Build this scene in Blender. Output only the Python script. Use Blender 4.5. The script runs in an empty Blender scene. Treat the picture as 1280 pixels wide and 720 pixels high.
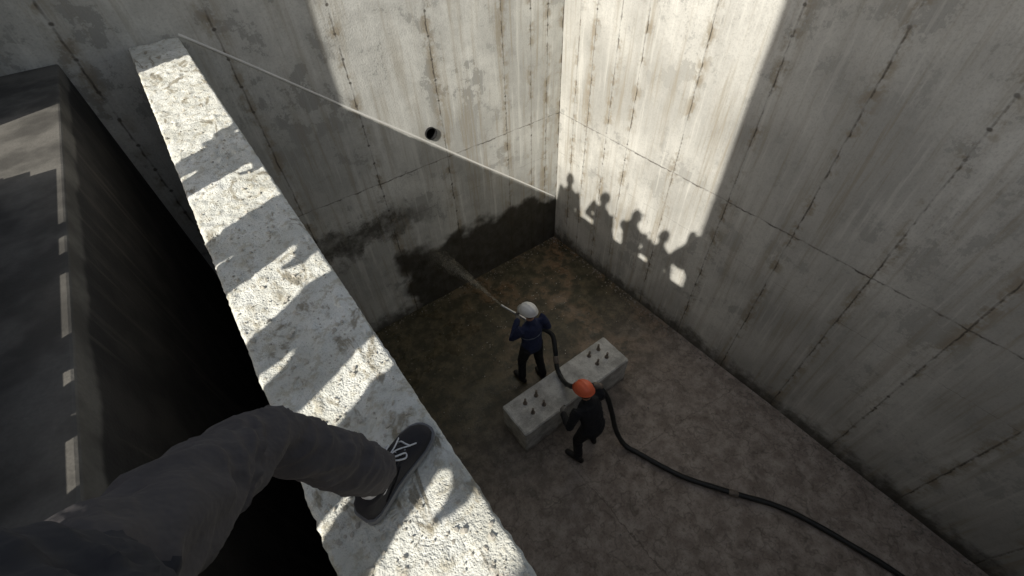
import bpy, bmesh, math, random
import numpy as np
from mathutils import Vector, Matrix, noise as mnoise
random.seed(4)
scene = bpy.context.scene
D = bpy.data

# ------------------------------------------------------------------ world axes / camera
SUN = Vector((1.0, 0.45, -0.835)).normalized()
CAM = Vector((-4.94, -5.50, 6.30))
ZS = 5.0            # level of the surroundings / wall top
F = 550.0
dn = Vector((28, 510, F)).normalized()
vy = Vector((-583, -561, F)); vy = (vy - dn * vy.dot(dn)).normalized()
vx = dn.cross(vy).normalized()
vz = -dn
right = Vector((vx.x, vy.x, vz.x)); down = Vector((vx.y, vy.y, vz.y)); fwd = Vector((vx.z, vy.z, vz.z))
cam_d = D.cameras.new("camera"); cam = D.objects.new("camera", cam_d)
scene.collection.objects.link(cam)
m = Matrix((( right.x, -down.x, -fwd.x, CAM.x), (right.y, -down.y, -fwd.y, CAM.y),
            (right.z, -down.z, -fwd.z, CAM.z), (0, 0, 0, 1)))
cam.matrix_world = m
cam_d.sensor_width = 36; cam_d.lens = 36 * F / 1280
cam_d.clip_start = 0.02; cam_d.clip_end = 2000
scene.camera = cam
scene.view_settings.view_transform = 'Standard'
scene.view_settings.look = 'None'
scene.view_settings.exposure = 0

# ------------------------------------------------------------------ light
w = D.worlds.new("World"); scene.world = w; w.use_nodes = True
nt = w.node_tree; bg = nt.nodes["Background"]
sky = nt.nodes.new("ShaderNodeTexSky"); sky.sky_type = 'NISHITA'; sky.sun_disc = False
sd = -SUN
sky.sun_elevation = math.asin(sd.z); sky.sun_rotation = math.atan2(sd.x, sd.y)
sky.dust_density = 3.0
hs = nt.nodes.new("ShaderNodeHueSaturation"); hs.inputs["Saturation"].default_value = .55
nt.links.new(sky.outputs[0], hs.inputs["Color"]); nt.links.new(hs.outputs[0], bg.inputs[0]); bg.inputs[1].default_value = 0.095
sl = D.lights.new("sun", 'SUN'); sl.energy = 5.0; sl.angle = math.radians(0.5); sl.color = (1.0, 0.96, 0.89)
so = D.objects.new("sun", sl); scene.collection.objects.link(so)
so.rotation_euler = SUN.to_track_quat('-Z', 'Y').to_euler(); so.location = (-12, -8, 16)

# ------------------------------------------------------------------ node helper
class NB:
    def __init__(s, name):
        s.mat = D.materials.new(name); s.mat.use_nodes = True
        s.nt = s.mat.node_tree; s.N = s.nt.nodes; s.L = s.nt.links
        s.bsdf = s.N["Principled BSDF"]
        g = s.N.new("ShaderNodeNewGeometry"); s.pos = g.outputs["Position"]
        sp = s.N.new("ShaderNodeSeparateXYZ"); s.L.new(s.pos, sp.inputs[0]); s.x, s.y, s.z = sp.outputs
    def _in(s, sock, v):
        if isinstance(v, (int, float)): sock.default_value = v
        elif isinstance(v, (tuple, list)): sock.default_value = tuple(v) if len(v) != 3 or sock.type != 'RGBA' else (*v, 1)
        else: s.L.new(v, sock)
    def m(s, op, a, b=0.0, c=None, clamp=False):
        n = s.N.new("ShaderNodeMath"); n.operation = op; n.use_clamp = clamp
        s._in(n.inputs[0], a); s._in(n.inputs[1], b)
        if c is not None: s._in(n.inputs[2], c)
        return n.outputs[0]
    def comb(s, x, y, z):
        n = s.N.new("ShaderNodeCombineXYZ")
        for i, v in enumerate((x, y, z)): s._in(n.inputs[i], v)
        return n.outputs[0]
    def noise(s, scale, detail=4, rough=0.55, vec=None, dist=0.0, stretch=None):
        n = s.N.new("ShaderNodeTexNoise"); n.inputs["Scale"].default_value = scale
        n.inputs["Detail"].default_value = detail; n.inputs["Roughness"].default_value = rough
        n.inputs["Distortion"].default_value = dist
        v = vec if vec is not None else s.pos
        if stretch:
            mp = s.N.new("ShaderNodeMapping"); s.L.new(v, mp.inputs[0]); mp.inputs["Scale"].default_value = stretch; v = mp.outputs[0]
        s.L.new(v, n.inputs["Vector"]); return n.outputs["Fac"]
    def ss(s, v, lo, hi):
        n = s.N.new("ShaderNodeMapRange"); n.interpolation_type = 'SMOOTHSTEP'
        s._in(n.inputs[0], v); n.inputs[1].default_value = lo; n.inputs[2].default_value = hi
        n.inputs[3].default_value = 0; n.inputs[4].default_value = 1
        return n.outputs[0]
    def mr(s, v, a, b, c, d):
        n = s.N.new("ShaderNodeMapRange"); s._in(n.inputs[0], v)
        for i, k in enumerate((a, b, c, d)): n.inputs[i + 1].default_value = k
        return n.outputs[0]
    def mix(s, f, a, b, mode='MIX'):
        n = s.N.new("ShaderNodeMix"); n.data_type = 'RGBA'; n.blend_type = mode
        s._in(n.inputs[0], f); s._in(n.inputs[6], a); s._in(n.inputs[7], b); return n.outputs[2]
    def bump(s, h, strength=0.3, dist=0.01, prev=None):
        n = s.N.new("ShaderNodeBump"); n.inputs["Strength"].default_value = strength; n.inputs["Distance"].default_value = dist
        s._in(n.inputs["Height"], h)
        if prev is not None: s.L.new(prev, n.inputs["Normal"])
        return n.outputs[0]
    def out(s, col=None, rough=None, nrm=None, metal=None, spec=None):
        if col is not None: s._in(s.bsdf.inputs["Base Color"], col)
        if rough is not None: s._in(s.bsdf.inputs["Roughness"], rough)
        if metal is not None: s._in(s.bsdf.inputs["Metallic"], metal)
        if spec is not None: s._in(s.bsdf.inputs["Specular IOR Level"], spec)
        if nrm is not None: s.L.new(nrm, s.bsdf.inputs["Normal"])
        return s.mat

def simple(name, col, rough=0.7, scale=20, var=0.25, metal=0.0, bump=0.2, bd=0.004, spec=0.4):
    b = NB(name); n = b.noise(scale, 2)
    c = b.mix(n, tuple(x * (1 - var) for x in col), tuple(min(1, x * (1 + var)) for x in col))
    h = b.noise(scale * 4, 1)
    return b.out(c, rough, b.bump(h, bump, bd), metal, spec)

def concrete(name, axis, spacing, phase, extra=(), base=(0.40, 0.395, 0.37), wet=False, seed=0.0, dotf=(.42, .55), stain=1.0):
    b = NB(name)
    u = b.x if axis == 'x' else b.y
    off = b.N.new("ShaderNodeVectorMath"); off.operation = 'ADD'; b.L.new(b.pos, off.inputs[0]); off.inputs[1].default_value = (seed, seed * .7, seed * .3)
    P = off.outputs[0]
    mid = b.noise(2.1, 6, .72, P)
    fine = b.noise(52, 1, .7, P)
    st = b.noise(1.0, 4, .66, P, 0.0, (10, 10, .55))
    big = b.noise(.8, 1, .6, P)
    brk = b.noise(5.0, 3, .68, P)
    dark = tuple(c * .52 for c in base)
    col = b.mix(b.ss(big, .3, .7), tuple(c * .80 for c in base), tuple(min(1, c * 1.18) for c in base))
    col = b.mix(b.m('MULTIPLY', b.ss(mid, .42, .53), .30 * stain), col, dark)
    col = b.mix(b.m('MULTIPLY', b.ss(mid, .55, .59), b.mr(big, .35, .6, .35 * stain, .85 * stain)), col, dark)
    col = b.mix(b.m('MULTIPLY', b.ss(fine, .45, .8), .35), col, dark)
    col = b.mix(b.m('MULTIPLY', b.ss(st, .50, .68), b.mr(big, .3, .7, .75, .35)), col, (base[0] * .58, base[1] * .51, base[2] * .41))
    col = b.mix(b.m('MULTIPLY', b.m('SUBTRACT', 1, b.ss(st, .32, .46)), .42), col, tuple(min(1, c * 1.35) for c in base))
    uj = b.m('ADD', u, b.m('MULTIPLY', b.m('SUBTRACT', brk, .5), .06))
    k = b.m('DIVIDE', b.m('ADD', uj, phase + spacing * 20), spacing)
    d = b.m('MULTIPLY', b.m('ABSOLUTE', b.m('SUBTRACT', b.m('FRACT', b.m('ADD', k, .5)), .5)), spacing)
    for s0 in extra: d = b.m('MINIMUM', d, b.m('ABSOLUTE', b.m('SUBTRACT', uj, s0)))
    pn = b.m('FLOOR', k)
    wn = b.N.new("ShaderNodeTexWhiteNoise"); wn.noise_dimensions = '2D'; b.L.new(b.comb(pn, b.m('FLOOR', b.m('DIVIDE', b.z, 2.78)), 0), wn.inputs["Vector"])
    col = b.mix(b.mr(wn.outputs["Value"], 0, 1, 0, .24), col, dark)
    seam = b.m('SUBTRACT', 1, b.ss(d, .003, .014))
    zj = b.m('ADD', b.z, b.m('MULTIPLY', b.m('SUBTRACT', brk, .5), .07))
    dh = b.m('MINIMUM', b.m('ABSOLUTE', b.m('SUBTRACT', zj, 2.78)), b.m('ADD', .007, b.m('ABSOLUTE', b.m('SUBTRACT', zj, 2.05))))
    seam = b.m('MAXIMUM', seam, b.m('SUBTRACT', 1, b.ss(dh, .003, .014)))
    halo = b.m('MULTIPLY', b.m('SUBTRACT', 1, b.ss(d, .0, .14)), b.m('MULTIPLY', b.ss(b.m('ADD', brk, b.m('MULTIPLY', b.m('SUBTRACT', mid, .5), .6)), .46, .64), .7))
    zf = b.m('MULTIPLY', b.m('SUBTRACT', b.m('FRACT', b.m('DIVIDE', zj, .27)), .5), .27)
    r = b.m('SQRT', b.m('ADD', b.m('MULTIPLY', d, d), b.m('MULTIPLY', zf, zf)))
    dm = b.m('MULTIPLY', b.m('SUBTRACT', 1, b.ss(r, .010, .024)), b.ss(big, *dotf))
    col = b.mix(halo, col, (base[0] * .48, base[1] * .40, base[2] * .29))
    col = b.mix(b.m('MAXIMUM', b.m('MULTIPLY', seam, b.mr(brk, .40, .62, .15, .85)), b.m('MULTIPLY', dm, .85)), col, (.07, .06, .048))
    wetm = b.m('MULTIPLY', b.m('SUBTRACT', 1, b.ss(b.m('ADD', b.z, b.m('MULTIPLY', b.m('SUBTRACT', brk, .5), .7)), .0, .40)), .85)
    if wet:
        wj = b.noise(1.9, 3, .55, P)
        top = b.m('ADD', 1.30, b.m('MULTIPLY', b.m('SUBTRACT', wj, .5), 1.1))
        top = b.m('SUBTRACT', top, b.m('MULTIPLY', b.ss(b.x, -.9, .0), .25))
        m1 = b.m('SUBTRACT', 1, b.ss(b.m('SUBTRACT', b.z, top), -.12, .12))
        m2 = b.ss(b.m('ADD', b.x, b.m('MULTIPLY', b.m('SUBTRACT', wj, .5), .9)), -3.52, -3.28)
        wetm = b.m('MAXIMUM', wetm, b.m('MULTIPLY', b.m('MULTIPLY', m1, m2), b.mr(brk, .3, .7, .99, .88)))
        zb = b.m('ABSOLUTE', b.m('SUBTRACT', b.m('ADD', b.z, b.m('MULTIPLY', b.m('SUBTRACT', mid, .5), 1.5)), 2.08))
        m3 = b.m('MULTIPLY', b.m('SUBTRACT', 1, b.ss(zb, .08, .36)), b.m('SUBTRACT', 1, b.ss(b.m('ADD', b.x, mid), -2.9, -1.7)))
        wetm = b.m('MAXIMUM', wetm, b.m('MULTIPLY', m3, b.mr(brk, .35, .6, .50, .88)))
    col = b.mix(wetm, col, (.036, .031, .021))
    return b.out(col, b.mr(wetm, 0, 1, .9, .6), b.bump(fine, .35, .010), spec=.3)

# ------------------------------------------------------------------ mesh helpers
def link(o, parent=None):
    scene.collection.objects.link(o)
    if parent is not None: o.parent = parent
    return o
def mesh_obj(name, bm, mats, parent=None, smooth=False):
    me = D.meshes.new(name); bmesh.ops.recalc_face_normals(bm, faces=bm.faces[:]); bm.to_mesh(me); bm.free()
    for mt in (mats if isinstance(mats, (list, tuple)) else [mats]): me.materials.append(mt)
    if smooth:
        for p in me.polygons: p.use_smooth = True
    return link(D.objects.new(name, me), parent)
def box(bm, x0, x1, y0, y1, z0, z1, mi=0):
    r = bmesh.ops.create_cube(bm, size=1)
    for v in r['verts']:
        v.co = Vector((x0 + (v.co.x + .5) * (x1 - x0), y0 + (v.co.y + .5) * (y1 - y0), z0 + (v.co.z + .5) * (z1 - z0)))
    fs = {f for v in r['verts'] for f in v.link_faces}
    for f in fs: f.material_index = mi
    return r['verts']
def cyl(bm, p, q, r, seg=12):
    p, q = Vector(p), Vector(q); mt = Matrix.Translation((p + q) / 2) @ (q - p).to_track_quat('Z', 'Y').to_matrix().to_4x4()
    bmesh.ops.create_cone(bm, cap_ends=True, segments=seg, radius1=r, radius2=r, depth=(q - p).length, matrix=mt)
def empty(name, loc=(0, 0, 0), yaw=0):
    e = D.objects.new(name, None); e.location = loc; e.rotation_euler = (0, 0, yaw); e.empty_display_size = .2
    scene.collection.objects.link(e); return e
def loft(bm, pts, rads, side=(1, 0, 0), seg=14, mi=0, caps=True):
    pts = [Vector(p) for p in pts]; rads = [(r, r) if isinstance(r, (int, float)) else r for r in rads]
    side = Vector(side); n = len(pts); rings = []
    def ring(c, t, rx, ry):
        u = side - t * side.dot(t)
        if u.length < 1e-3: u = Vector((0, 1, 0)) - t * t.y
        u.normalize(); v = t.cross(u).normalized()
        return [bm.verts.new(c + u * (rx * math.cos(a)) + v * (ry * math.sin(a))) for a in [2 * math.pi * k / seg for k in range(seg)]]
    T = []
    for i in range(n):
        a = pts[max(0, i - 1)]; b2 = pts[min(n - 1, i + 1)]; T.append((b2 - a).normalized())
    p0 = p1 = None
    if caps:
        r = min(rads[0]); p0 = bm.verts.new(pts[0] - T[0] * r)
        for a in (60, 30):
            a = math.radians(a); rings.append(ring(pts[0] - T[0] * r * math.sin(a), T[0], rads[0][0] * math.cos(a), rads[0][1] * math.cos(a)))
    for i in range(n): rings.append(ring(pts[i], T[i], *rads[i]))
    if caps:
        r = min(rads[-1])
        for a in (30, 60):
            a = math.radians(a); rings.append(ring(pts[-1] + T[-1] * r * math.sin(a), T[-1], rads[-1][0] * math.cos(a), rads[-1][1] * math.cos(a)))
        p1 = bm.verts.new(pts[-1] + T[-1] * r)
    fs = []
    for a, b2 in zip(rings, rings[1:]):
        for k in range(seg):
            fs.append(bm.faces.new((a[k], a[(k + 1) % seg], b2[(k + 1) % seg], b2[k])))
    if caps:
        for k in range(seg):
            fs.append(bm.faces.new((p0, rings[0][(k + 1) % seg], rings[0][k])))
            fs.append(bm.faces.new((p1, rings[-1][k], rings[-1][(k + 1) % seg])))
    for f in fs: f.material_index = mi
def catmull(pts, sub=8):
    P = [Vector(p) for p in pts]; P = [P[0] * 2 - P[1]] + P + [P[-1] * 2 - P[-2]]; o = []
    for i in range(1, len(P) - 2):
        for k in range(sub):
            t = k / sub; a, b2, c, d = P[i - 1:i + 3]
            o.append(.5 * ((2 * b2) + (c - a) * t + (2 * a - 5 * b2 + 4 * c - d) * t * t + (3 * b2 - a - 3 * c + d) * t ** 3))
    o.append(P[-2]); return o
def evaluated(o):
    dg = bpy.context.evaluated_depsgraph_get(); dg.update()
    me = D.meshes.new_from_object(o.evaluated_get(dg)); old = o.data; o.modifiers.clear(); o.data = me; D.meshes.remove(old)
def remeshed(name, bm, voxel, parent, smooth_it=3):
    me = D.meshes.new(name); bmesh.ops.recalc_face_normals(bm, faces=bm.faces[:]); bm.to_mesh(me); bm.free()
    o = link(D.objects.new(name, me), parent)
    r = o.modifiers.new("r", 'REMESH'); r.mode = 'VOXEL'; r.voxel_size = voxel; r.use_smooth_shade = True
    s = o.modifiers.new("s", 'SMOOTH'); s.factor = .5; s.iterations = smooth_it
    evaluated(o); return o

# ------------------------------------------------------------------ materials
M_back = concrete("concrete_back", 'x', 1.12, 0.0, (-.62, -.30), base=(.56, .555, .51), wet=True, seed=3.1, dotf=(.40, .52), stain=.9)
M_right = concrete("concrete_right", 'y', .88, .68, (-.36, -1.12), base=(.60, .585, .53), seed=9.7, dotf=(.5, .65), stain=.65)
def dark_gap_coat():  # darkness of the gap is put into this near-black wall colour
    b = NB("gap_wall_darkening"); n = b.noise(3, 3, .6); st = b.noise(1.0, 3, .6, None, 0, (10, 10, .6)); f = b.noise(60, 1, .7)
    col = b.mix(b.ss(n, .35, .7), (.022, .021, .020), (.045, .042, .038)); col = b.mix(b.m('MULTIPLY', b.ss(st, .55, .7), .5), col, (.10, .09, .075))
    top = b.ss(b.m('ADD', b.z, b.m('MULTIPLY', n, .12)), 4.93, 4.97); tc = b.mix(b.ss(n, .35, .65), (.07, .066, .058), (.17, .16, .14))
    col = b.mix(top, col, b.mix(b.m('MULTIPLY', f, .5), tc, (.06, .056, .048)))
    return b.out(col, .8, b.bump(f, .3, .006), spec=.3)
M_side = dark_gap_coat()
M_plain = simple("wall_concrete", (.36, .35, .32), .9, 3, .3)

def floor_mat():
    b = NB("pit_floor_wet_screed")
    n1 = b.noise(1.1, 4, .6); n2 = b.noise(4.5, 5, .70); n3 = b.noise(38, 1, .7)
    yy = b.m('ADD', b.m('ADD', b.y, b.m('MULTIPLY', b.x, -.12)), b.m('MULTIPLY', b.m('SUBTRACT', n1, .5), 2.0))
    dry = b.m('SUBTRACT', 1, b.ss(yy, -4.3, -1.7))
    wetc = b.mix(b.ss(n2, .38, .66), (.046, .042, .024), (.125, .105, .062))
    redm = b.m('MULTIPLY', b.m('MULTIPLY', b.ss(n1, .42, .58), b.ss(n2, .38, .58)), b.ss(b.x, -3.4, -1.4))
    wetc = b.mix(b.m('MULTIPLY', redm, .7), wetc, (.22, .135, .078))
    dryc = b.mix(b.ss(n2, .34, .68), (.24, .198, .165), (.43, .37, .315))
    col = b.mix(dry, wetc, dryc)
    col = b.mix(b.m('MULTIPLY', b.ss(n3, .5, .8), .4), col, (.07, .06, .045))
    tide = b.m('ABSOLUTE', b.m('SUBTRACT', b.m('FRACT', b.m('MULTIPLY', n1, 8)), .5))
    col = b.mix(b.m('MULTIPLY', b.m('SUBTRACT', 1, b.ss(tide, .0, .10)), .34), col, (.06, .05, .038))
    jit = b.m('MULTIPLY', b.m('SUBTRACT', n2, .5), .20)
    xx = b.m('ADD', b.x, jit); yj = b.m('ADD', b.y, jit)
    ln = b.m('MINIMUM', b.m('ABSOLUTE', b.m('ADD', xx, 3.0)), b.m('ABSOLUTE', b.m('ADD', b.m('ADD', yj, b.m('MULTIPLY', b.x, .12)), 4.6)))
    ln = b.m('MULTIPLY', b.m('SUBTRACT', 1, b.ss(ln, .002, .014)), b.m('MULTIPLY', b.mr(n1, .4, .6, .1, .6), dry))
    col = b.mix(ln, col, (.08, .065, .052))
    puddle = b.m('MULTIPLY', b.m('SUBTRACT', 1, dry), b.ss(n1, .50, .58))
    rough = b.m('SUBTRACT', b.mr(dry, 0, 1, .46, .9), b.m('MULTIPLY', puddle, .32))
    return b.out(col, rough, b.bump(b.m('ADD', b.m('MULTIPLY', n3, .5), n2), .5, .012), spec=.4)
M_floor = floor_mat()

def slab_mat():
    b = NB("dusty_cement")
    n1 = b.noise(4, 3, .65); n2 = b.noise(18, 4, .74); n3 = b.noise(120, 1, .7); n4 = b.noise(8, 4, .6, None, 1.6, (1, .4, 1))
    col = b.mix(b.ss(n1, .3, .7), (.60, .595, .52), (.82, .82, .75))
    col = b.mix(b.m('MULTIPLY', b.ss(n2, .50, .64), .6), col, (.45, .405, .29))
    col = b.mix(b.m('MULTIPLY', b.ss(n4, .57, .66), .8), col, (.27, .235, .165))
    col = b.mix(b.m('MULTIPLY', b.ss(n3, .55, .8), .4), col, (.40, .37, .30))
    return b.out(col, .95, b.bump(b.m('ADD', n2, b.m('MULTIPLY', n3, .35)), .9, .014), spec=.2)
M_slab = slab_mat()
def block_mat():
    b = NB("plinth_concrete"); n1 = b.noise(5, 4, .65); n2 = b.noise(60, 1, .7)
    col = b.mix(b.ss(n1, .32, .66), (.36, .35, .32), (.64, .63, .585))
    col = b.mix(b.m('MULTIPLY', b.ss(n2, .5, .8), .5), col, (.25, .24, .21))
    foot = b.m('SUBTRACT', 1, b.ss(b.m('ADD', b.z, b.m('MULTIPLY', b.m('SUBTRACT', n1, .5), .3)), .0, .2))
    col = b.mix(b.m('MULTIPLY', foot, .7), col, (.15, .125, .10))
    return b.out(col, .9, b.bump(b.m('ADD', n1, n2), .5, .008), spec=.3)
M_block = block_mat()
def ground_mat():
    b = NB("site_sand"); n1 = b.noise(.4, 3, .6); n2 = b.noise(9, 3, .7)
    col = b.mix(b.ss(n1, .3, .7), (.25, .21, .155), (.38, .335, .26)); col = b.mix(b.m('MULTIPLY', b.ss(n2, .5, .75), .5), col, (.2, .17, .13))
    return b.out(col, .95, b.bump(n2, .8, .05), spec=.2)
M_ground = ground_mat()
M_steel = simple("weathered_steel", (.22, .185, .15), .7, 30, .4, .3)
M_black = simple("black_rubber", (.022, .023, .022), .42, 25, .4, 0, .3)
M_dark = simple("pipe_inside", (.012, .012, .012), .8)
M_pale = simple("pale_strip_mat", (.74, .73, .68), .6, 8, .1)
M_stone = simple("gravel_stone", (.26, .235, .20), .85, 12, .4)
M_crumb = simple("cement_crumb", (.50, .47, .40), .95, 12, .3)
M_skin = simple("skin", (.42, .25, .17), .55, 30, .1, 0, .1, .002)
M_hair = simple("dark_hair", (.02, .015, .012), .6, 90, .4, 0, .5)
M_navy = simple("navy_workwear", (.022, .030, .075), .85, 14, .35, 0, .5, .006)
M_blackcl = simple("black_workwear", (.016, .016, .018), .85, 14, .35, 0, .5, .006)
M_stripe = simple("reflective_tape", (.20, .24, .30), .5, 14, .1)
M_boot = simple("boot_leather", (.018, .015, .013), .55, 20, .3)
M_hwhite = simple("white_helmet", (.78, .78, .75), .35, 6, .06, 0, .03)
M_horange = simple("orange_helmet", (.85, .17, .075), .38, 6, .12, 0, .03)
M_eye = simple("eye", (.03, .02, .02), .2)
M_lip = simple("lips", (.33, .13, .11), .5)
M_glove = simple("work_glove", (.20, .19, .17), .9, 20, .2)
M_wood = simple("timber_board", (.30, .21, .13), .8, 6, .3)

# ------------------------------------------------------------------ setting
bm = bmesh.new()
X0, X1, Y0, Y1, B = -6.3, .4, -9.4, .4, 600
xs = [-B, X0, X1, B]; ys = [-B, Y0, Y1, B]
V = [[bm.verts.new((x, y, ZS)) for y in ys] for x in xs]
for i in range(3):
    for j in range(3):
        if i == 1 and j == 1: continue
        bm.faces.new((V[i][j], V[i + 1][j], V[i + 1][j + 1], V[i][j + 1]))
mesh_obj("ground", bm, M_ground)

bm = bmesh.new(); nx, ny = 130, 190
G = []
for i in range(nx + 1):
    row = []
    for j in range(ny + 1):
        x = -6.3 + 6.7 * i / nx; y = -9.4 + 9.8 * j / ny
        z = .012 * mnoise.noise(Vector((x * .9, y * .9, 0))) + .007 * mnoise.noise(Vector((x * 4, y * 4, 3))) + .004 * mnoise.noise(Vector((x * 13, y * 13, 3)))
        row.append(bm.verts.new((x, y, z - .004)))
    G.append(row)
for i in range(nx):
    for j in range(ny): bm.faces.new((G[i][j], G[i + 1][j], G[i + 1][j + 1], G[i][j + 1]))
mesh_obj("pit_floor", bm, M_floor, smooth=True)

def wall(name, dims, mat, bevel=.012):
    bm = bmesh.new(); box(bm, *dims); o = mesh_obj(name, bm, mat)
    bv = o.modifiers.new("b", 'BEVEL'); bv.width = bevel; bv.segments = 2; bv.limit_method = 'ANGLE'
    return o
HX, HZ = -2.45, 3.24
back = wall("concrete_wall", (-6.3, .4, 0, .4, -.3, 5.9), M_back)
bm = bmesh.new(); bmesh.ops.create_cone(bm, cap_ends=True, segments=40, radius1=.088, radius2=.088, depth=.6, matrix=Matrix.Translation((HX, 0.1, HZ)) @ Matrix.Rotation(math.pi / 2, 4, 'X'))
cut = mesh_obj("cutter", bm, M_dark)
bo = back.modifiers.new("h", 'BOOLEAN'); bo.object = cut; bo.operation = 'DIFFERENCE'; bo.solver = 'EXACT'
evaluated(back); D.objects.remove(cut)
wall("concrete_wall", (0, .4, -9.0, 0 - .001, -.3, 5.9), M_right)
wall("concrete_wall", (-5.73, .4, -9.4, -9.001, -.3, 5.0), M_plain)
wall("added_gap_wall", (-6.3, -5.73, -9.4, -.001, -.3, 5.0), M_side)  # added wall beyond the ledge, closing a gap shaped to stay dark
bm = bmesh.new()
segs = 40
prof = [(.089, -.035), (.089, .38), (.080, .38), (.080, -.035)]
R = [[bm.verts.new((HX + r * math.cos(2 * math.pi * k / segs), yy, HZ + r * math.sin(2 * math.pi * k / segs))) for k in range(segs)] for r, yy in prof]
for a in range(4):
    for k in range(segs):
        bm.faces.new((R[a][k], R[a][(k + 1) % segs], R[(a + 1) % 4][(k + 1) % segs], R[(a + 1) % 4][k]))
bm.faces.new([bm.verts.new((HX + .0795 * math.cos(2 * math.pi * k / segs), .3, HZ + .0795 * math.sin(2 * math.pi * k / segs))) for k in range(segs)])
mesh_obj("pipe_sleeve", bm, M_dark)

# dividing wall whose top the photographer stands on
bm = bmesh.new(); box(bm, -5.20, -4.80, -9.0, -.001, -.3, 4.96, 0)
nx = 44; L0, L1 = -9.0, -.002; ny = 700
G = []
for i in range(nx + 1):
    row = []
    for j in range(ny + 1):
        x = -5.205 + .41 * i / nx; y = L0 + (L1 - L0) * (j / ny) ** .8
        p = Vector((x, y, 0))
        z = .008 * mnoise.noise(p * 5) + .007 * mnoise.noise(p * 17 + Vector((5, 0, 0))) + .004 * mnoise.noise(p * 48)
        rg = mnoise.noise(Vector((x * 22, y * 9, 7)))
        z += .018 * max(0, rg - .25)
        sc = mnoise.noise(Vector((x * 9 + y * 9, y * 26 - x * 20, 2)))
        z -= .018 * max(0, sc - .3)
        e = 0
        if i in (0, nx):
            e = .004 * mnoise.noise(Vector((0, y * 9, i))) + .004 * mnoise.noise(Vector((0, y * 40, i)))
            z -= .008
        row.append(bm.verts.new((x + e, y, ZS + z)))
    G.append(row)
fl = []
for i in range(nx):
    for j in range(ny): fl.append(bm.faces.new((G[i][j], G[i + 1][j], G[i + 1][j + 1], G[i][j + 1])))
for i in (0, nx):
    low = [bm.verts.new((v.co.x, v.co.y, 4.93)) for v in G[i]]
    for j in range(ny): fl.append(bm.faces.new((G[i][j], G[i][j + 1], low[j + 1], low[j])))
for f in fl: f.material_index = 1; f.smooth = True
mesh_obj("dividing_wall", bm, [M_plain, M_slab])

# thin pale strip lying flat on the back wall, sloping to the corner
bm = bmesh.new()
cp = []
for k in range(40):
    t = k / 39; x = -4.78 + 4.74 * t
    cp.append((x, -.005, 5.0 - .835 * (x + 4.8) + .036 + .004 * math.sin(t * 17)))
loft(bm, cp, [(.005, .013)] * 40, side=(0, 1, 0), seg=10)
mesh_obj("pale_strip", bm, M_pale, smooth=True)

# plinth with anchor bolts
pl = empty("concrete_plinth", (0, 0, 0))
bm = bmesh.new(); vs = box(bm, -3.42, -1.42, -3.41, -2.86, -.02, .56)
bmesh.ops.bevel(bm, geom=bm.edges[:], offset=.014, segments=2, affect='EDGES')
bmesh.ops.subdivide_edges(bm, edges=[e for e in bm.edges if e.calc_length() > .3], cuts=14, use_grid_fill=True)
for v in bm.verts: v.co += Vector((mnoise.noise(v.co * 9), mnoise.noise(v.co * 9 + Vector((9, 0, 0))), mnoise.noise(v.co * 7 + Vector((0, 9, 0))))) * .006
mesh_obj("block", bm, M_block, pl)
bm = bmesh.new()
for cx, cy in ((-3.03, -3.11), (-1.76, -3.08)):
    for dx in (-.10, .10):
        for dy in (-.09, .09):
            x, y = cx + dx, cy + dy; tx, ty = random.uniform(-.008, .008), random.uniform(-.008, .008)
            cyl(bm, (x, y, .55), (x + tx, y + ty, .68), .017)
            cyl(bm, (x, y, .566), (x, y, .588), .026, 6)
            cyl(bm, (x, y, .558), (x, y, .566), .034, 16)
mesh_obj("anchor_bolts", bm, M_steel, pl)

# ------------------------------------------------------------------ small loose stuff
def stones(name, pts, mat):
    bm = bmesh.new()
    for (x, y, z, r) in pts:
        q = bmesh.ops.create_icosphere(bm, subdivisions=1, radius=r, matrix=Matrix.Translation((x, y, z)) @ Matrix.Rotation(random.random() * 6, 4, 'Z') @ Matrix.Diagonal((1, random.uniform(.6, 1), random.uniform(.4, .8), 1)))
        for v in q['verts']: v.co += Vector((random.uniform(-1, 1), random.uniform(-1, 1), random.uniform(-1, 1))) * r * .25
    return mesh_obj(name, bm, mat)
pts = []
for k in range(480):
    y = -random.random() * 8; d = abs(random.gauss(0, .10)); pts.append((-.01 - d, y, .003, random.uniform(.004, .020)))
for k in range(220):
    x = -random.random() * 4.8; d = abs(random.gauss(0, .10)); pts.append((x, -.01 - d, .003, random.uniform(.004, .016)))
for k in range(750):
    pts.append((random.uniform(-4.7, -.1), random.uniform(-7, -.1), .003, random.uniform(.003, .010) * random.choice((1, 1, 1, 1.6))))
stones("gravel", pts, M_stone)
pts = []
for k in range(1100):
    x = random.uniform(-5.19, -4.82); y = -5.5 + random.uniform(-.3, 5.4) * random.random() ** .6
    pts.append((x, y, ZS + .004, random.uniform(.0012, .0045) * random.choice((1, 1, 1, 2, 2.6))))
stones("cement_crumbs", pts, M_crumb)
pts = []
for k in range(120):
    pts.append((random.gauss(-2.0, .55), random.gauss(-1.3, .5), .008, random.uniform(.004, .010)))
stones("foam_flecks", [p for p in pts if p[1] < -.1], simple("foam", (.6, .6, .55), .8))

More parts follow.
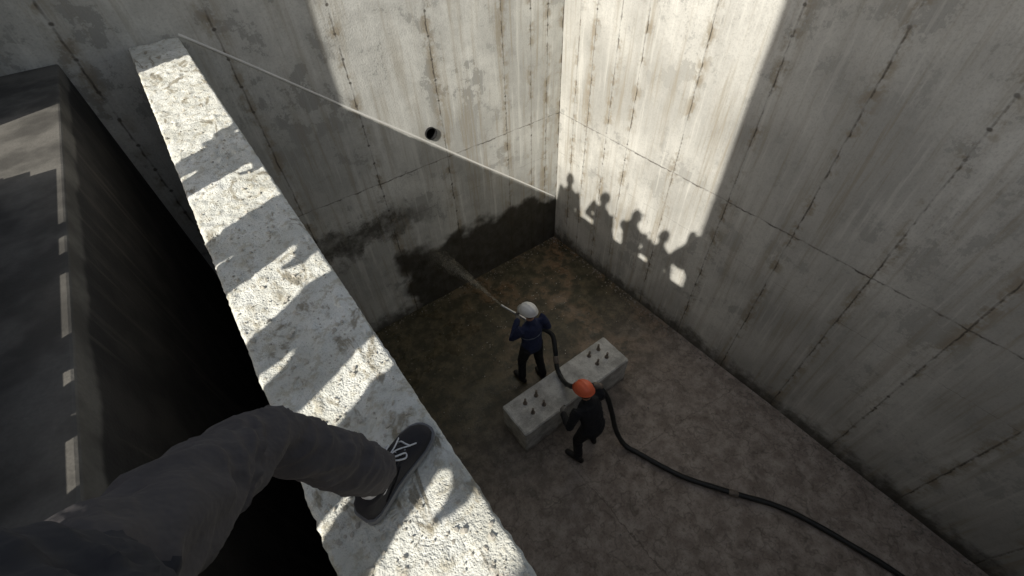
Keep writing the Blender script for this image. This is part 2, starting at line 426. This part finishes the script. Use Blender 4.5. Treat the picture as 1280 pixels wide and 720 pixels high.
# ------------------------------------------------------------------ people
def head(parent, c, yaw=0, pitch=0, hair=M_hair, skin=M_skin):
    bm = bmesh.new(); bmesh.ops.create_uvsphere(bm, u_segments=40, v_segments=28, radius=1)
    for v in bm.verts:
        x, y, z = v.co
        sx, sy, sz = .077, .097, .118
        if z < 0: sx *= 1 - .34 * (-z) ** 1.5; yy = y * (1 - .22 * (-z)) + .16 * (-z) * (1 if y > -.3 else .3)
        else: yy = y
        p = Vector((x * sx, yy * sy, z * sz))
        if y > 0:
            g = math.exp(-((x / .16) ** 2 + ((z + .16) / .24) ** 2)); p.y += .024 * g
            for ex in (-.40, .40): p.y -= .010 * math.exp(-(((x - ex) / .17) ** 2 + ((z - .03) / .13) ** 2))
            p.y += .006 * math.exp(-((x / .5) ** 2 + ((z - .24) / .12) ** 2))
            p.y += .006 * math.exp(-((x / .25) ** 2 + ((z + .52) / .10) ** 2))
            p.y += .008 * math.exp(-((x / .3) ** 2 + ((z + .85) / .16) ** 2))
        hairz = (z > .42) or (y < .12 and z > -.42 and not (abs(x) > .8 and z < .1 and y > -.25))
        v.co = p
        if hairz: v.co += Vector(p).normalized() * .007
    for f in bm.faces:
        f.smooth = True
        q = f.calc_center_median(); x, y, z = q.x / .077, q.y / .097, q.z / .118
        f.material_index = 1 if ((z > .46) or (y < .12 and z > -.42 and not (abs(x) > .8 and z < .1 and y > -.25))) else 0
    def ell(cen, s, mi):
        r = bmesh.ops.create_uvsphere(bm, u_segments=12, v_segments=8, radius=1, matrix=Matrix.Translation(cen) @ Matrix.Diagonal((*s, 1)))
        for f in {f for v in r['verts'] for f in v.link_faces}: f.material_index = mi; f.smooth = True
    for sx in (-1, 1):
        ell((sx * .079, -.004, -.008), (.009, .019, .031), 0)
        ell((sx * .031, .082, .003), (.013, .009, .008), 2)
        ell((sx * .031, .089, .024), (.019, .006, .004), 1)
    ell((0, .097, -.060), (.024, .008, .007), 3)
    o = mesh_obj("head", bm, [skin, hair, M_eye, M_lip], parent)
    o.location = c; o.rotation_euler = (pitch, 0, yaw); return o

def helmet(parent, c, mat, yaw=0, pitch=0):
    bm = bmesh.new(); bmesh.ops.create_uvsphere(bm, u_segments=40, v_segments=24, radius=1)
    bmesh.ops.delete(bm, geom=[v for v in bm.verts if v.co.z < -.05], context='VERTS')
    for v in bm.verts:
        x, y, z = v.co
        zz = max(z, 0) ** .85
        v.co = Vector((x * .112, y * .135, zz * .118))
        v.co.z += .009 * math.exp(-(x / .13) ** 2) * (1 if z > .1 else 0) + .005 * (math.exp(-((abs(x) - .42) / .1) ** 2)) * (1 if z > .15 else 0)
    n = 48; a0 = []; a1 = []; a2 = []
    for k in range(n):
        a = 2 * math.pi * k / n; s, cc = math.sin(a), math.cos(a)
        ext = .012 + .050 * max(0, s) ** 2
        a0.append(bm.verts.new((cc * .111, s * .134, .004)))
        a1.append(bm.verts.new((cc * (.112 + ext * .6), s * (.135 + ext), -.004 - .012 * max(0, s))))
        a2.append(bm.verts.new((cc * .108, s * .130, -.008)))
    for k in range(n):
        j = (k + 1) % n
        bm.faces.new((a0[k], a0[j], a1[j], a1[k])); bm.faces.new((a1[k], a1[j], a2[j], a2[k]))
    o = mesh_obj("helmet", bm, mat, parent, smooth=True)
    o.location = c; o.rotation_euler = (pitch, 0, yaw); return o

def hand(parent, name, wrist, palm_dir, palm_nrm, right_side, curl=.9, mat=M_skin):
    d = Vector(palm_dir).normalized(); n = Vector(palm_nrm); n = (n - d * n.dot(d)).normalized()
    s = d.cross(n).normalized() * (1 if right_side else -1)
    w0 = Vector(wrist); bm = bmesh.new()
    loft(bm, [w0 - d * .01, w0 + d * .03, w0 + d * .065, w0 + d * .082], [(.026, .018), (.036, .016), (.041, .014), (.038, .012)], side=s, seg=14)
    for i, (off, ln, r) in enumerate(((.030, .070, .0088), (.010, .078, .0092), (-.010, .072, .0088), (-.029, .056, .0078))):
        b0 = w0 + d * .080 + s * off; pts = [b0 - d * .012, b0]; a = 0; p = b0
        for kk, fr in enumerate((.45, .31, .24)):
            a += curl * (.75 if kk == 0 else .95)
            p = p + (d * math.cos(a) + n * math.sin(a)) * ln * fr; pts.append(p)
        loft(bm, pts, [r * 1.05, r * 1.02, r * .98, r * .9, r * .75], side=s, seg=10)
    t0 = w0 + d * .022 + s * .028
    t1 = t0 + (d * .7 + s * .6 + n * .45).normalized() * .038
    t2 = t1 + (d * .7 + n * .75 + s * .05).normalized() * .030
    t3 = t2 + (d * .4 + n * .9 - s * .35).normalized() * .022
    loft(bm, [t0 - s * .012, t0, t1, t2, t3], [.014, .0135, .0112, .0100, .0078], side=d, seg=10)
    o = remeshed(name, bm, .0042, parent, 2)
    o.data.materials.clear(); o.data.materials.append(mat)
    for p in o.data.polygons: p.use_smooth = True
    return o

BASE = dict(pelvis=(0, 0, .96), waist=(0, 0, 1.09), chest=(0, .005, 1.28), neck=(0, -.005, 1.47), head=(0, .025, 1.635),
            shL=(-.185, 0, 1.415), shR=(.185, 0, 1.415), elL=(-.24, -.02, 1.13), elR=(.24, -.02, 1.13), wrL=(-.25, .07, .90), wrR=(.25, .07, .90),
            hipL=(-.09, 0, .92), hipR=(.09, 0, .92), knL=(-.11, .02, .50), knR=(.11, .02, .50), anL=(-.13, 0, .10), anR=(.13, 0, .10),
            toeL=(-.05, 1, 0), toeR=(.1, 1, 0), side=(1, 0, 0))
def person(name, loc, yaw, J, top, bottom, boots=M_boot, voxel=.013, override=None, extra_mats=(), feet=True, handspec=None, headrot=(0, 0), helm=None, glove=M_skin, legscale=1.0, wr=.004, hem=.062, folds=0.0):
    j = {k: Vector(v) for k, v in {**BASE, **J}.items()}
    e = empty(name, loc, yaw); bm = bmesh.new(); segs = []
    def lf(label, pts, rads, side=None):
        side = side if side is not None else j['side']
        loft(bm, pts, rads, side)
        rm = [r if isinstance(r, (int, float)) else (r[0] + r[1]) / 2 for r in rads]
        for a in range(len(pts) - 1): segs.append((label, Vector(pts[a]), Vector(pts[a + 1]), rm[a], rm[a + 1]))
    P, W, C, N, H = j['pelvis'], j['waist'], j['chest'], j['neck'], j['head']
    lf(0, [P - (W - P) * .45, P, W, C, C.lerp(N, .62), N - (N - C) * .1], [(.172, .122), (.178, .128), (.160, .115), (.182, .128), (.150, .098), (.070, .062)])
    lf(3, [N - (N - C).normalized() * .03, N.lerp(H, .55)], [.058, .054])
    lf(0, [N - (N - C) * .2, N + (H - N) * .10], [(.082, .075), (.068, .066)])
    for s in 'LR':
        sh, el, wrr = j['sh' + s], j['el' + s], j['wr' + s]
        lf(0, [C.lerp(N, .5).lerp(sh, .45), sh, sh.lerp(el, .5), el, el.lerp(wrr, .5), el.lerp(wrr, .93)], [.070, .074, .062, .055, .050, .044])
        lf(3, [el.lerp(wrr, .9), wrr], [.028, .026])
        hp, kn, an = j['hip' + s], j['kn' + s], j['an' + s]
        k = legscale
        lf(1, [P.lerp(hp, .6), hp, hp.lerp(kn, .5), kn, kn.lerp(an, .45), kn.lerp(an, .95)], [.10 * k, .102 * k, .086 * k, .070 * k, max(.064 * k, hem * .94), hem])
        if feet:
            t = Vector(j['toe' + s]); t.z = 0; t.normalize(); sd2 = t.cross(Vector((0, 0, 1)))
            b0 = Vector((an.x, an.y, an.z - .10 + .042))
            lf(2, [b0 - t * .055, b0 + t * .03, b0 + t * .12, b0 + t * .18], [(.040, .042), (.043, .045), (.049, .036), (.043, .028)], side=sd2)
            lf(2, [an + Vector((0, 0, .06)), b0], [.050, .044])
    body = remeshed("body", bm, voxel, e, 3)
    me = body.data; n = len(me.vertices)
    co = np.empty(n * 3); me.vertices.foreach_get('co', co); co = co.reshape(-1, 3)
    no = np.empty(n * 3); me.vertices.foreach_get('normal', no); no = no.reshape(-1, 3)
    sd0 = random.random() * 50
    for i in range(n):
        p = Vector(co[i]); q = Vector((p.x * 11, p.y * 11, p.z * 17 + sd0))
        k = mnoise.noise(q) + .6 * mnoise.noise(q * 2.3)
        dsp = k * wr
        if folds:
            wv = p + Vector((mnoise.noise(p * 5), mnoise.noise(p * 5 + Vector((7, 0, 0))), mnoise.noise(p * 5 + Vector((0, 7, 0))))) * .06
            r1 = mnoise.noise(Vector((wv.x * 7, wv.y * 7, wv.z * 26)))
            r2 = mnoise.noise(Vector((wv.x * 16 + wv.z * 12, wv.y * 24, wv.z * 10)) + Vector((3, 1, 0)))
            dsp += folds * ((1 - 2.2 * abs(r1)) * .7 + (1 - 2.2 * abs(r2)) * .45 - .5)
        if p.z > .12: co[i] += no[i] * dsp
        elif feet and p.z < .012: co[i][2] = max(.0, p.z)
    me.vertices.foreach_set('co', co.ravel())
    for mt in [top, bottom, boots, M_skin] + list(extra_mats): me.materials.append(mt)
    m_ = len(me.polygons); fc = np.empty(m_ * 3); me.polygons.foreach_get('center', fc); fc = fc.reshape(-1, 3)
    best = np.full(m_, 9.0); lab = np.zeros(m_, dtype=np.int32)
    for (l, a, b2, ra, rb) in segs:
        a = np.array(a); b2 = np.array(b2); d = b2 - a; t = np.clip(((fc - a) @ d) / max(1e-9, d @ d), 0, 1)
        dist = np.linalg.norm(fc - (a + t[:, None] * d), axis=1) - (ra + (rb - ra) * t)
        k = dist < best; best[k] = dist[k]; lab[k] = l
    if override:
        for i in range(m_): lab[i] = override(fc[i], int(lab[i]))
    me.polygons.foreach_set('material_index', lab); me.polygons.foreach_set('use_smooth', [True] * m_); me.update()
    head(e, H, headrot[0], headrot[1])
    if helm:
        hp = Matrix.Rotation(headrot[0], 3, 'Z') @ Matrix.Rotation(headrot[1], 3, 'X') @ Vector((0, -.002, .035))
        helmet(e, H + hp, helm, headrot[0], headrot[1])
    for s in 'LR':
        el, wrr = j['el' + s], j['wr' + s]
        dd = (wrr - el).normalized(); nn = Vector((1 if s == 'L' else -1, .25, 0)); cu = .45
        if handspec and s in handspec: dd, nn, cu = handspec[s]; dd = Vector(dd); nn = Vector(nn)
        hand(e, "hand_" + s.lower(), wrr, dd, nn, s == 'R', cu, glove)
    return e

w1 = Vector((-2.58, -2.48, .002))
def ov1(c, l):
    if l == 0 and abs(c[0]) < .21:
        if 1.215 < c[2] < 1.24: return 4
    return l
nz0 = Vector((.13, .10, 1.20)); nz1 = Vector((-.155, .50, 1.47)); nd = (nz1 - nz0).normalized()
h1 = nz0 + nd * .10; h2 = nz0 + nd * .30
person("worker", w1, 0.0,
       dict(elR=(.285, -.03, 1.17), wrR=tuple(h1 + Vector((.05, -.055, -.02))), elL=(-.275, .10, 1.19), wrL=tuple(h2 + Vector((-.045, -.075, -.01))),
            anL=(-.15, .06, .10), anR=(.15, -.10, .10), knL=(-.125, .09, .51), knR=(.125, -.01, .51), chest=(0, .015, 1.28), head=(-.01, .05, 1.63), neck=(0, .01, 1.465)),
       M_navy, M_blackcl, voxel=.011, override=ov1, extra_mats=(M_stripe,), helm=M_hwhite, headrot=(.15, -.12), glove=M_glove, folds=.007,
       handspec={'R': ((-.6, .7, .1), (-.5, -.2, .9), 1.0), 'L': ((.55, .75, .2), (.5, -.3, .8), 1.0)})
w2 = Vector((-2.73, -3.87, .002))
person("worker", w2, 0.0,
       dict(pelvis=(-.01, -.08, .90), waist=(-.01, -.05, 1.02), chest=(-.01, .03, 1.19), neck=(-.02, .075, 1.355), head=(-.03, .125, 1.50),
            shL=(-.20, .05, 1.30), shR=(.18, .06, 1.30), elL=(-.32, .04, 1.05), wrL=(-.22, .26, .95), elR=(.29, .10, 1.06), wrR=(.28, .30, 1.00),
            hipL=(-.10, -.07, .87), hipR=(.08, -.07, .87), knL=(-.14, .02, .48), knR=(.15, .04, .49), anL=(-.17, -.06, .10), anR=(.20, .03, .10),
            toeL=(-.3, 1, 0), toeR=(.35, 1, 0)),
       M_blackcl, M_blackcl, voxel=.011, helm=M_horange, headrot=(-.1, -.35), glove=M_glove, folds=.007,
       handspec={'R': ((.35, .8, .1), (-.1, .1, -1), 1.0), 'L': ((.4, .8, -.1), (.7, -.3, -.6), .6)})

# nozzle + hose
ho = empty("fire_hose", (0, 0, 0))
A = w1 + nz0; Bp = w1 + nz1
bm = bmesh.new()
loft(bm, [A, A + nd * .12, A + nd * .14, A + nd * .34, A + nd * .36, Bp], [.030, .030, .022, .020, .018, .012], seg=14)
loft(bm, [A + nd * .10, A + nd * .125], [.040, .040], seg=14)
loft(bm, [Bp - nd * .03, Bp], [.018, .017], seg=14)
mesh_obj("nozzle", bm, simple("nozzle_alloy", (.55, .55, .53), .35, 10, .1, .7), ho, smooth=True)
hp = [A + nd * .02, A - nd * .10, w1 + Vector((.30, -.10, 1.03)), w1 + Vector((.24, -.26, .86)), (-2.42, -2.88, .66), (-2.46, -3.02, .60), (-2.50, -3.20, .66), (-2.50, -3.42, .88),
      (-2.44, -3.52, .985), (-2.34, -3.60, 1.0), (-2.28, -3.74, .86), (-2.27, -3.88, .58), (-2.27, -4.02, .26), (-2.24, -4.20, .06), (-2.16, -4.42, .04), (-2.04, -4.75, .04), (-1.9, -5.05, .04), (-1.6, -5.5, .04),
      (-1.2, -6.1, .04), (-.9, -7.0, .04), (-.7, -7.8, .04), (-.5, -8.4, .5), (-.4, -8.8, 2.5), (-.4, -8.9, 4.9), (-.4, -9.2, 5.08), (-.4, -10.5, 5.05)]
cv = catmull(hp, 10); bm = bmesh.new()
loft(bm, cv, [.036 + .0016 * math.sin(i * 1.3) for i in range(len(cv))], side=(1, 0, .2), seg=14)
mesh_obj("hose", bm, M_black, ho, smooth=True)
bm = bmesh.new()
for idx in (34, 88, 170):
    a, b2 = cv[idx], cv[idx + 1]; t = (b2 - a).normalized(); loft(bm, [a, a + t * .07], [.044, .044], side=(1, 0, .2), seg=14)
mesh_obj("hose_coupling", bm, M_steel, ho, smooth=True)

# water jet
b = NB("water_spray_mist"); n = b.noise(6, 2, .7)
fr = b.N.new("ShaderNodeLayerWeight"); fr.inputs[0].default_value = .35
al = b.m('MULTIPLY', b.m('MULTIPLY', b.ss(n, .25, .75), .30), b.m('SUBTRACT', 1, fr.outputs["Facing"]))
b.L.new(al, b.bsdf.inputs["Alpha"]); b.out((.40, .37, .29), .9)
M_mist = b.mat
tgt = Vector((-2.80, -.03, 1.05)); bm = bmesh.new()
for q in (1.0, .5):
    ps = []; rs = []
    for k in range(14):
        t = k / 13; p = Bp.lerp(tgt, t) + Vector((0, 0, .26 * t * (1 - t))); ps.append(p); rs.append((.010 + .19 * t ** 1.25) * q)
    loft(bm, ps, rs, side=(1, 0, 0), seg=20, caps=False)
for k in range(300):
    t = random.random() ** .8; p = Bp.lerp(tgt, t) + Vector((0, 0, .26 * t * (1 - t))); s = .010 + .13 * t
    p += Vector((random.gauss(0, s * .6), random.gauss(0, s * .4), random.gauss(0, s * .7)))
    if p.y > -.01: continue
    r = bmesh.ops.create_icosphere(bm, subdivisions=1, radius=random.uniform(.001, .0026), matrix=Matrix.Translation(p))
    for f in {f for v in r['verts'] for f in v.link_faces}: f.material_index = 1
wd = NB("water_drop"); wd.out((.6, .6, .56), .2)
mesh_obj("water_spray", bm, [M_mist, wd.mat], smooth=True)

# ------------------------------------------------------------------ onlookers on the rim (they throw the shadows on the far wall)
cl = [simple("coat_a", (.05, .06, .09), .9), simple("coat_b", (.10, .09, .08), .9), simple("coat_c", (.16, .06, .05), .9), simple("coat_d", (.05, .075, .06), .9)]
jeans = simple("jeans", (.05, .06, .09), .9)
bm = bmesh.new()
py0, py1 = CAM.y - .35, CAM.y + 3.3
for k in range(9):
    x = CAM.x - 2.28 + k * .125; box(bm, x, x + .115, py0 + random.uniform(-.05, .05), py1 + random.uniform(-.05, .05), ZS + .242 + random.uniform(0, .003), ZS + .285)
for k in range(5):
    y = py0 + .1 + k * (py1 - py0 - .3) / 4; box(bm, CAM.x - 2.27, CAM.x - 1.16, y, y + .10, ZS + .002, ZS + .240)
mesh_obj("added_platform", bm, M_wood)  # unseen platform added so the onlookers' shadows land higher on the wall
PH = .286
OX = CAM.x - 1.37
poses = [dict(), dict(elL=(-.30, -.06, 1.16), wrL=(-.20, .10, 1.0)), dict(elR=(.30, -.04, 1.15), wrR=(.21, .10, .98), elL=(-.23, .14, 1.20), wrL=(-.08, .28, 1.40)), dict(elL=(-.29, -.06, 1.16), wrL=(-.16, .12, 1.02))]
for i, (oy, h, wd_) in enumerate(((2.29, .96, 1.12), (1.41, 1.0, 1.15), (.68, 1.02, 1.12), (.10, 1.0, 1.05))):
    e = person("onlooker", (OX, CAM.y + oy, ZS + PH), -math.pi / 2 + (.2, -.15, .1, .0)[i], poses[i], cl[i], jeans, voxel=.018, headrot=((.3, -.4, .2, .0)[i], -.35))
    e.scale = (h * wd_, h * wd_, h)

# ------------------------------------------------------------------ photographer, one shoe in the picture
M_trs = simple("grey_trousers", (.080, .072, .071), .9, 18, .25, 0, .6, .006)
M_jkt = simple("dark_jacket", (.03, .03, .035), .85, 14, .3, 0, .5, .006)
phj = dict(side=(0, -1, 0), pelvis=(-.32, .16, .90), waist=(-.32, .09, 1.02), chest=(-.30, -.02, 1.22), neck=(-.27, -.09, 1.41), head=(-.20, -.11, 1.575),
           shL=(-.28, .13, 1.355), shR=(-.26, -.27, 1.355), elL=(-.24, .14, 1.10), wrL=(-.105, .035, 1.255), elR=(-.16, -.31, 1.11), wrR=(-.065, -.115, 1.245),
           hipL=(-.34, .26, .86), hipR=(-.31, .05, .87), knL=(-.185, .59, .52), knR=(-.22, -.06, .48), anL=(-.070, .592, .130), anR=(-.22, -.16, .13))
ph = person("photographer", (CAM.x, CAM.y, ZS), 0.0, phj, M_jkt, M_trs, voxel=.007, feet=False, headrot=(-math.pi / 2 + .5, -.5), legscale=.80, wr=.006, hem=.066, folds=.013,
            handspec={'L': ((.5, -.1, .7), (.6, -.5, -.2), .8), 'R': ((.4, .2, .8), (.3, .8, -.1), .8)})
M_shoe = simple("black_suede", (.022, .020, .022), .75, 60, .35, 0, .35, .002)
M_sole = simple("grey_rubber_sole", (.19, .19, .19), .6, 30, .15)
M_lace = simple("white_lace", (.7, .7, .7), .8, 60, .1)
M_sock = simple("white_sock", (.68, .66, .66), .95, 60, .1)
def shoe(parent, name, heel, ang):
    s = empty(name, heel, ang); s.parent = parent
    T = [0, .03, .10, .22, .36, .50, .64, .78, .90, .97, 1.0]
    Wd = [.018, .031, .037, .037, .036, .040, .046, .048, .041, .027, .010]
    Hh = [.060, .078, .088, .088, .086, .076, .064, .052, .044, .034, .022]
    Cv = [0, 0, 0, .001, .003, .005, .006, .004, .001, -.002, -.003]
    Ln = .288; bm = bmesh.new(); rings = []
    K = 22
    for t, w_, h_, c_ in zip(T, Wd, Hh, Cv):
        r = []
        for k in range(K + 1):
            a = math.pi * k / K; cx = math.cos(a); sx = math.sin(a)
            r.append(bm.verts.new((t * Ln, c_ + w_ * math.copysign(abs(cx) ** .62, cx), .022 + (h_ - .012) * sx ** .80)))
        rings.append(r)
    for a, b2 in zip(rings, rings[1:]):
        for k in range(K): bm.faces.new((a[k], a[k + 1], b2[k + 1], b2[k]))
    bm.faces.new(rings[0]); bm.faces.new(list(reversed(rings[-1])))
    cr = []
    for k in range(25):
        a = 2 * math.pi * k / 24; cr.append((.070 + .052 * math.cos(a), .001 + .033 * math.sin(a), .094 + .012 * math.cos(a)))
    loft(bm, cr, [.009] * 25, side=(0, 0, 1), seg=8, caps=False)
    loft(bm, [(.115, .002, .103), (.145, .003, .098), (.185, .004, .088)], [(.022, .005), (.020, .005), (.018, .004)], side=(0, 1, 0), seg=12)
    for sg in (-1, 1):
        loft(bm, [(.120, .003 + sg * .026, .098), (.155, .004 + sg * .024, .089), (.195, .005 + sg * .020, .078)], [.004, .004, .003], seg=6)
        loft(bm, [(.06, sg * .0375, .04), (.11, .002 + sg * .038, .062), (.14, .003 + sg * .034, .082)], [.003] * 3, seg=6)
    mesh_obj("upper", bm, M_shoe, s, smooth=True)
    bm = bmesh.new(); lo = []; up = []
    N2 = 48; outl = []
    Tn = np.array(T)
    for k in range(N2):
        a = 2 * math.pi * k / N2; xx = (1 - math.cos(a)) / 2
        wv = float(np.interp(xx, Tn, np.array(Wd))); cvv = float(np.interp(xx, Tn, np.array(Cv)))
        outl.append((xx * (Ln + .012) - .006, cvv + (1 if math.sin(a) >= 0 else -1) * (wv + .005) * (1 if 0 < k != N2 // 2 else 0)))
    for (x, y) in outl:
        lo.append(bm.verts.new((x, y * .96, .001 + (.010 if x > .26 else 0)))); up.append(bm.verts.new((x, y, .030)))
    mid = [bm.verts.new((x, y * 1.03, .014)) for x, y in outl]
    for k in range(N2):
        q = (k + 1) % N2; bm.faces.new((lo[k], lo[q], mid[q], mid[k])); bm.faces.new((mid[k], mid[q], up[q], up[k]))
    bm.faces.new(lo); bm.faces.new(up)
    mesh_obj("sole", bm, M_sole, s, smooth=False)
    bm = bmesh.new()
    for i in range(5):
        x = .128 + i * .018; z = .1065 - i * .0058; yw = .024 - i * .0015
        loft(bm, catmull([(x + .004, .004 - yw, z - .010), (x, .004 - yw * .4, z), (x, .004 + yw * .4, z), (x - .004, .004 + yw, z - .010)], 4), [.0024] * 13, side=(0, 0, 1), seg=6)
    z = .114
    loft(bm, catmull([(.140, .004, z - .004), (.150, .020, z - .006), (.172, .032, z - .020), (.160, .038, z - .026), (.140, .022, z - .010), (.138, .004, z - .004)], 5), [.0023] * 26, side=(0, 0, 1), seg=6)
    loft(bm, catmull([(.140, .004, z - .004), (.152, -.012, z - .006), (.176, -.024, z - .020), (.166, -.032, z - .024), (.144, -.016, z - .010), (.138, .004, z - .004)], 5), [.0023] * 26, side=(0, 0, 1), seg=6)
    loft(bm, catmull([(.140, .004, z - .004), (.172, .010, z - .014), (.198, .024, z - .034), (.215, .040, z - .062)], 5), [.0021] * 16, side=(0, 0, 1), seg=6)
    loft(bm, catmull([(.140, .004, z - .004), (.168, .000, z - .012), (.196, -.012, z - .032), (.220, -.022, z - .048)], 5), [.0021] * 16, side=(0, 0, 1), seg=6)
    loft(bm, [(.136, .004, z - .006), (.144, .004, z - .004)], [.006, .005], seg=8)
    mesh_obj("laces", bm, M_lace, s, smooth=True)
    bm = bmesh.new(); loft(bm, [(.068, .001, .05), (.068, .001, .12), (.066, .0, .19)], [(.042, .033), (.040, .034), (.038, .036)], side=(1, 0, 0), seg=20)
    mesh_obj("sock", bm, M_sock, s, smooth=True)
shoe(ph, "shoe_l", (-.148, .548, .008), math.atan2(.43, .90))
shoe(ph, "shoe_r", (-.285, -.165, .008), -.15)
bm = bmesh.new(); box(bm, -.038, .038, -.075, .075, .012, .020)
bmesh.ops.bevel(bm, geom=bm.edges[:], offset=.003, segments=2, affect='EDGES')
po = mesh_obj("phone", bm, simple("phone_shell", (.03, .03, .035), .3), None)
po.matrix_world = m @ Matrix.Translation((.0, -.055, 0))
po.parent = ph; po.matrix_parent_inverse = Matrix.Translation((CAM.x, CAM.y, ZS)).inverted()

# ------------------------------------------------------------------ unseen cabins, added to throw the outer walls into shade
M_cab = simple("painted_steel_sheet", (.42, .45, .46), .5, 3, .1)
M_trim = simple("cabin_frame", (.10, .14, .22), .5, 5, .1)
M_glass = simple("cabin_glass", (.03, .04, .05), .1, 5, .1)
def shade_cabin(loc, yaw, dx, dy, floors, fh):
    e = empty("added_shade_cabin", loc, yaw); bmw = bmesh.new(); bmf = bmesh.new(); bmg = bmesh.new(); bmd = bmesh.new()
    x0, x1, y0, y1 = -dx, 0, -dy, 0
    for fl in range(floors):
        z0 = .02 + fl * fh; z1 = z0 + fh - .02
        def corr(p, q, nrm):
            p, q = Vector(p), Vector(q); L = (q - p).length; n = int(L / .07); t = (q - p) / L; pr = None
            for k in range(n + 1):
                o = (.018 if (k // 2) % 2 else 0); c = p + t * (L * k / n) + Vector(nrm) * o
                a = bmw.verts.new((c.x, c.y, z0 + .1)); b2 = bmw.verts.new((c.x, c.y, z1 - .1))
                if pr: bmw.faces.new((pr[0], a, b2, pr[1]))
                pr = (a, b2)
        corr((x0 + .1, y0 + .02, 0), (x1 - .1, y0 + .02, 0), (0, -1, 0)); corr((x0 + .1, y1 - .02, 0), (x1 - .1, y1 - .02, 0), (0, 1, 0))
        corr((x0 + .02, y0 + .1, 0), (x0 + .02, y1 - .1, 0), (-1, 0, 0)); corr((x1 - .02, y0 + .1, 0), (x1 - .02, y1 - .1, 0), (1, 0, 0))
        for (a, b2) in ((x0, y0), (x1 - .12, y0), (x0, y1 - .12), (x1 - .12, y1 - .12)): box(bmf, a, a + .12, b2, b2 + .12, z0, z1)
        box(bmf, x0 + .003, x1 - .003, y0 + .003, y1 - .003, z1 - .12, z1 - .002); box(bmf, x0 + .003, x1 - .003, y0 + .003, y1 - .003, z0 + .002, z0 + .12)
        for wy in (.22, .80):
            yc = y0 + (y1 - y0) * wy; ww = min(.55, dy * .13); box(bmf, x1 + .003, x1 + .05, yc - ww, yc + ww, z0 + .95, z0 + 2.05); box(bmg, x1 + .02, x1 + .06, yc - ww + .08, yc + ww - .08, z0 + 1.03, z0 + 1.97)
        yc = y0 + (y1 - y0) * .51; box(bmd, x1 + .004, x1 + .05, yc - .42, yc + .42, z0 + .13, z0 + 2.1); box(bmf, x1 + .05, x1 + .08, yc + .28, yc + .34, z0 + 1.0, z0 + 1.12)
    mesh_obj("walls", bmw, M_cab, e); mesh_obj("frame", bmf, M_trim, e); mesh_obj("windows", bmg, M_glass, e); mesh_obj("door", bmd, M_trim, e)
sa = math.atan2(.45, 1.0)
shade_cabin((-7.74, -6.60, ZS), sa, 2.5, 4.4, 2, 3.4)
shade_cabin((-6.52, 4.7, ZS), 0, 2.48, 6.05, 1, 3.6)
